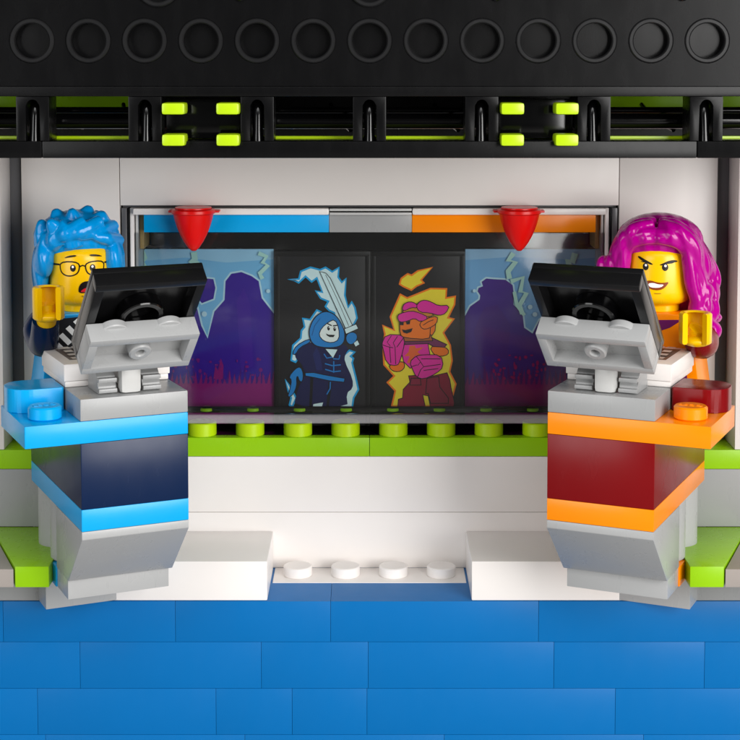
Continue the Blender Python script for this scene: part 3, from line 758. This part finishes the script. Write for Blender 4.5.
    P8 = [(-7.7, -3.9, bot), (7.7, -3.9, bot), (7.7, 3.9, bot), (-7.7, 3.9, bot), (-5.9, -3.9, top), (5.9, -3.9, top), (5.9, 3.9, top), (-5.9, 3.9, top)]
    vs = [mb.bm.verts.new(p) for p in P8]
    for q in ((0, 1, 2, 3), (4, 7, 6, 5), (0, 4, 5, 1), (1, 5, 6, 2), (2, 6, 7, 3), (3, 7, 4, 0)): mb.bm.faces.new([vs[i] for i in q])
    mb._bev(vs, .3); to = mb.obj('torso', T1, f)
    if sx < 0:
        L = [('0083c4', [(-5.6, -1.0), (5.6, -1.0), (7.3, -13), (-7.3, -13)]),
             ('10121a', [(-5.5, -1.4), (-.2, -1.2), (3.5, -1.2), (2.2, -4.2), (-3.9, -10.5), (-6.7, -9.4), (-6.2, -6.0)]),
             ('1aa3e4', [(-7.3, -13), (-7.0, -9.8), (-5.8, -9), (-4.6, -12.9)]), ('e8eef2', stroke([(2.8, -4.8), (-2.5, -10.3), (-5.6, -12.9)], .28)),
             ('1aa3e4', [(2.9, -5.2), (5.9, -2.0), (6.6, -10), (1, -10)])]
        for u, h in ((-5.9, -6.6), (-5.1, -5.4), (-4.1, -4.3), (-3.0, -3.2), (-1.8, -2.2)):
            L.append(('eef2f4', [(u-.75, h+.25), (u-.1, h+.75), (u+1.35, h-.8), (u+.7, h-1.3)]))
        L.append(('f4f6f6', [(-.6, -2.3), (1.5, -2.5), (.8, -1.7)]))
    else:
        L = [('6a1460', [(-4.0, -2.2), (-.6, -1.9), (4.8, -1.5), (2.8, -2.9), (-.6, -4.2), (-4.2, -4.2)]), ('c02a9a', [(-3.6, -3.1), (-1, -2.8), (.4, -2.4), (-1.8, -3.7), (-3.8, -3.8)]),
             ('ffd24a', [(-5.6, -6.0), (-2.4, -5.5), (-2.2, -8.6), (-.8, -8.4), (-.9, -11.9), (-6.4, -12.6)]), ('6a1460', [(-5.8, -6.4), (-2.7, -5.9), (-2.5, -8.9), (-1.1, -8.7), (-1.2, -12.3), (-6.7, -13)]),
             ('6a1460', [(3.6, -8.4), (5.4, -8.2), (6.0, -13), (3.8, -13)])]
    layers_obj('printed_top', L, lambda x, z, d: (x, -3.93-d, z), to, TT)
    # hips and legs
    mb = MB(TT); mb.box(-7.6, 7.6, -3.8, 3.8, -15.6, -13.35, .3); mb.obj('hips', T2, f)
    for lx in (-5.3, .1):
        mb = MB(TT); mb.box(lx, lx+5.2, -3.9, 3.8, -28.3, -15.65, .35); mb.obj('leg', T2, f)
    # arms: skin of revolution swept shoulder > elbow > cuff, both lifted forward
    for a in (-1, 1):
        inner = (a*sx < 0)    # the arm nearer the middle of the picture
        sh = Vector((a*6.7, 0, -2.5)); out = 1 if a == sx else 0      # out: the arm on the outer side of the picture
        el = sh + Vector((a*(.3 if sx < 0 else 1.2), -2.8, -2.6)); cu = sh + Vector((a*(.7 if sx < 0 else .9), -6.6, 1.4 if sx < 0 else -.6))
        mb = MB(TT)
        mb.sweep([sh+Vector((-a*.6, .2, .9)), sh+Vector((a*.5, -.2, -1.0)), el, el*.4+cu*.6+Vector((0, 0, -.9)), cu], [1.9, 2.3, 2.3, 2.2, 2.05], 20)
        remeshed(mb, 'arm', T2, f, .22, 4, TT) if False else mb.obj('arm', T2, f, smooth=60)
        # hand: wrist peg and an upright C-shaped grip opening forward
        mb = MB(TT)
        hc = cu + Vector((a*(.2 if sx < 0 else .5), -2.5, 2.9 if sx < 0 else 1.2)); hh, hr = (5.0, 2.4) if sx < 0 else (4.8, 2.48)
        mb.sweep([cu+Vector((0, .6, -.2)), cu+Vector((0, -.6, 0)), hc+Vector((0, 1.2, 0))], [1.45, 1.45, 1.3], 16)
        mb.tube(hr, hr-1, hh, tuple(hc+Vector((0, -.3, -2.2))), (0, 0, 1), seg=30, bev=.25, a0=-90+46+10*sx, a1=270-46+10*sx)
        mb.ellipsoid(tuple(hc+Vector((0, .6, -2.0))), (hr-.35, 1.9, .85), u=24, v=14)
        mb.obj('hand', YELLOW, f, smooth=50)
    # hair
    mb = MB()
    if sx < 0:
        mb.ellipsoid((-.1, 1.2, 10.8), (6.6, 5.9, 4.3))
        mb.ellipsoid((0, 3.0, 5.2), (6.4, 4.2, 6.2))
        for a in (-1, 1): mb.ellipsoid((a*5.9, .9, 5.6), (1.45, 4.2, 4.6)); mb.ellipsoid((a*5.4, -2.0, 7.6), (1.6, 2.6, 3.0))
        # swept locks over the brow, lower left to upper right
        for x0, z0, x1, z1, r_ in ((-5.7, 8.6, -1.6, 13.4, 1.5), (-4.6, 10.7, 1.0, 13.6, 1.35), (-2.6, 11.2, 3.4, 13.6, 1.25), (0, 11.5, 5.6, 12.6, 1.15), (2.4, 11.4, 6.4, 10.2, 1.1), (-6.3, 5.0, -4.6, 11.6, 1.35), (6.3, 5.4, 5.4, 11.2, 1.35)):
            y0 = -math.sqrt(max(.5, 33-x0*x0))*.9; y1 = -math.sqrt(max(.5, 30-x1*x1))*.8
            mb.sweep([(x0, y0, z0), ((x0+x1)/2, (y0+y1)/2-1.0, z0*.55+z1*.45), (x1, y1, z1)], [r_*.6, r_, r_*.85], 12)
        # blunt swept tufts on top
        for x, y, z, dx, dy, dz, r_ in ((-5.3, -1.2, 11.8, -.5, -.6, 2.0, 1.7), (-3.4, -3.4, 12.3, -1.1, -1.2, 1.7, 1.7), (-2.9, .5, 13.3, -.7, -.4, 2.0, 1.8), (-.6, -1.6, 13.4, -.5, -.7, 2.1, 1.8), (1.3, .8, 13.9, .5, -.2, 1.8, 1.8), (3.4, -1.0, 13.3, .3, -.5, 1.7, 1.8), (2.6, 3, 12.6, .6, .6, 2.0, 1.8), (5.0, .8, 12.0, .9, 0, 1.0, 1.6), (-3, 3.5, 12.4, -.4, .8, 2, 1.8), (-1.2, -4.2, 11.9, -1.2, -1.2, 1.2, 1.5)):
            mb.sweep([(x-dx*.4, y-dy*.4, z-2.0), (x, y, z), (x+dx*.6, y+dy*.6, z+dz*.6), (x+dx, y+dy, z+dz)], [r_*1.1, r_, r_*.62, r_*.22], 12)
        remeshed(mb, 'hair', HAIRB, hd, .17, 2, lambda v: HT(Vector((v.x-.5, v.y, v.z))))
    else:
        mb.ellipsoid((-.1, 1.2, 10.2), (6.9, 6.0, 4.4)); mb.ellipsoid((0, 3.2, 4.0), (7.2, 3.9, 8.2))
        rr = random.Random(11)
        for a in (-1, 1):
            mb.ellipsoid((a*6.3, 1.6, 4.2), (1.7, 3.2, 6.0)); mb.ellipsoid((a*7.0, 1.2, -.4), (1.9, 2.8, 4.2))
            # parted locks from the crown over the temples, then waving down
            for k in range(6):
                t = k/5
                y = -4.7 + 6.6*t
                x1 = a*(4.6 + 1.6*math.sin(t*1.5)); ph = rr.uniform(0, 6); rad = 1.25
                pts = [(a*.6, -3.8+5.6*t, 13.2-.5*t), (a*3.4, -4.9+6.0*t, 12.2-.3*t), (a*5.6, -4.0+5.2*t, 9.6), (x1+a*1.2, -3.2+4.9*t, 6.6)]
                for j, z in enumerate((4.0, 1.6, -.8, -2.4)):
                    pts.append((x1+a*(1.4+.55*j*.6)+.75*math.sin(ph+j*1.9), -2.6+4.6*t+.6*math.cos(ph+j*2.1), z))
                mb.sweep(pts, [.9, 1.3, 1.35, 1.3, 1.3, 1.25, 1.15, .8], 12)
            mb.sweep([(0, -5.0, 11.2), (a*1.8, -5.35, 11.05), (a*3.8, -4.7, 10.3), (a*5.0, -3.9, 8.4)], [1.0, 1.0, 1.05, .9], 12)
            mb.sweep([(0, -4.6, 11.7), (a*2.4, -5.2, 11.6), (a*4.6, -4.3, 9.9), (a*5.15, -3.9, 7.2), (a*5.5, -3.7, 4.2), (a*6.2, -3.3, 1.5), (a*6.0, -3.4, -.8)], [1.1, 1.15, 1.2, 1.25, 1.2, 1.1, .7], 12)
            mb.sweep([(a*.3, -2.6, 13.4), (a*3.0, -3.4, 12.9), (a*5.6, -2.6, 10.4), (a*6.9, -1.8, 7.0), (a*7.2, -1.8, 4.4)], [.8, 1.1, 1.2, 1.1, .8], 12)
        # curls at the ends
        for _ in range(26):
            a = rr.choice((-1, 1)); x = a*rr.uniform(6.2, 8.6); z = rr.uniform(-3.6, 6.5); y = rr.uniform(-2.8, 2)
            mb.ellipsoid((x, y, z), (rr.uniform(1, 1.5), 1.4, rr.uniform(1.1, 1.9)), u=14, v=10)
        remeshed(mb, 'hair', HAIRP, hd, .17, 3, HT)
for sx in (-1, 1): console(sx); figure(sx)

# ================================================================== LIGHT
def area(name, loc, target, sx_, sy_, power, col=(1, 1, 1)):
    l = bpy.data.lights.new(name, 'AREA'); l.shape = 'RECTANGLE'; l.size = sx_*S; l.size_y = sy_*S; l.energy = power; l.color = col
    o = bpy.data.objects.new(name, l); C.objects.link(o)
    o.location = (loc[0]*S, loc[1]*S, (loc[2]+ZO)*S)
    d = Vector(target)-Vector(loc); o.rotation_euler = d.to_track_quat('-Z', 'Y').to_euler()
    return o
area('softbox_key', (300, -430, 50), (0, -10, -50), 330, 340, 3.15, (1, .985, .97))
area('softbox_fill', (-330, -400, 40), (-10, -20, -50), 240, 320, .9, (1, 1, 1))
area('softbox_top', (0, -380, 300), (0, -30, -70), 420, 160, .75)
w = bpy.data.worlds.new('World'); bpy.context.scene.world = w; w.use_nodes = True
w.node_tree.nodes['Background'].inputs[0].default_value = (.8, .8, .8, 1); w.node_tree.nodes['Background'].inputs[1].default_value = .07

# ================================================================== CAMERA
cam = bpy.data.cameras.new('Camera'); co = bpy.data.objects.new('Camera', cam); C.objects.link(co)
cam.sensor_width = 36; cam.lens = F_*36/740; cam.shift_x = .0007; cam.shift_y = -(370-CY_)/740
cam.clip_start = .01; cam.clip_end = 10
co.location = (0, -D_*S, ZO*S); co.rotation_euler = (math.pi/2-P_, 0, 0)
scn = bpy.context.scene; scn.camera = co
scn.view_settings.view_transform = 'Standard'; scn.view_settings.look = 'None'
scn.view_settings.exposure = 0; scn.view_settings.gamma = 1
scn.render.resolution_x = scn.render.resolution_y = 1024
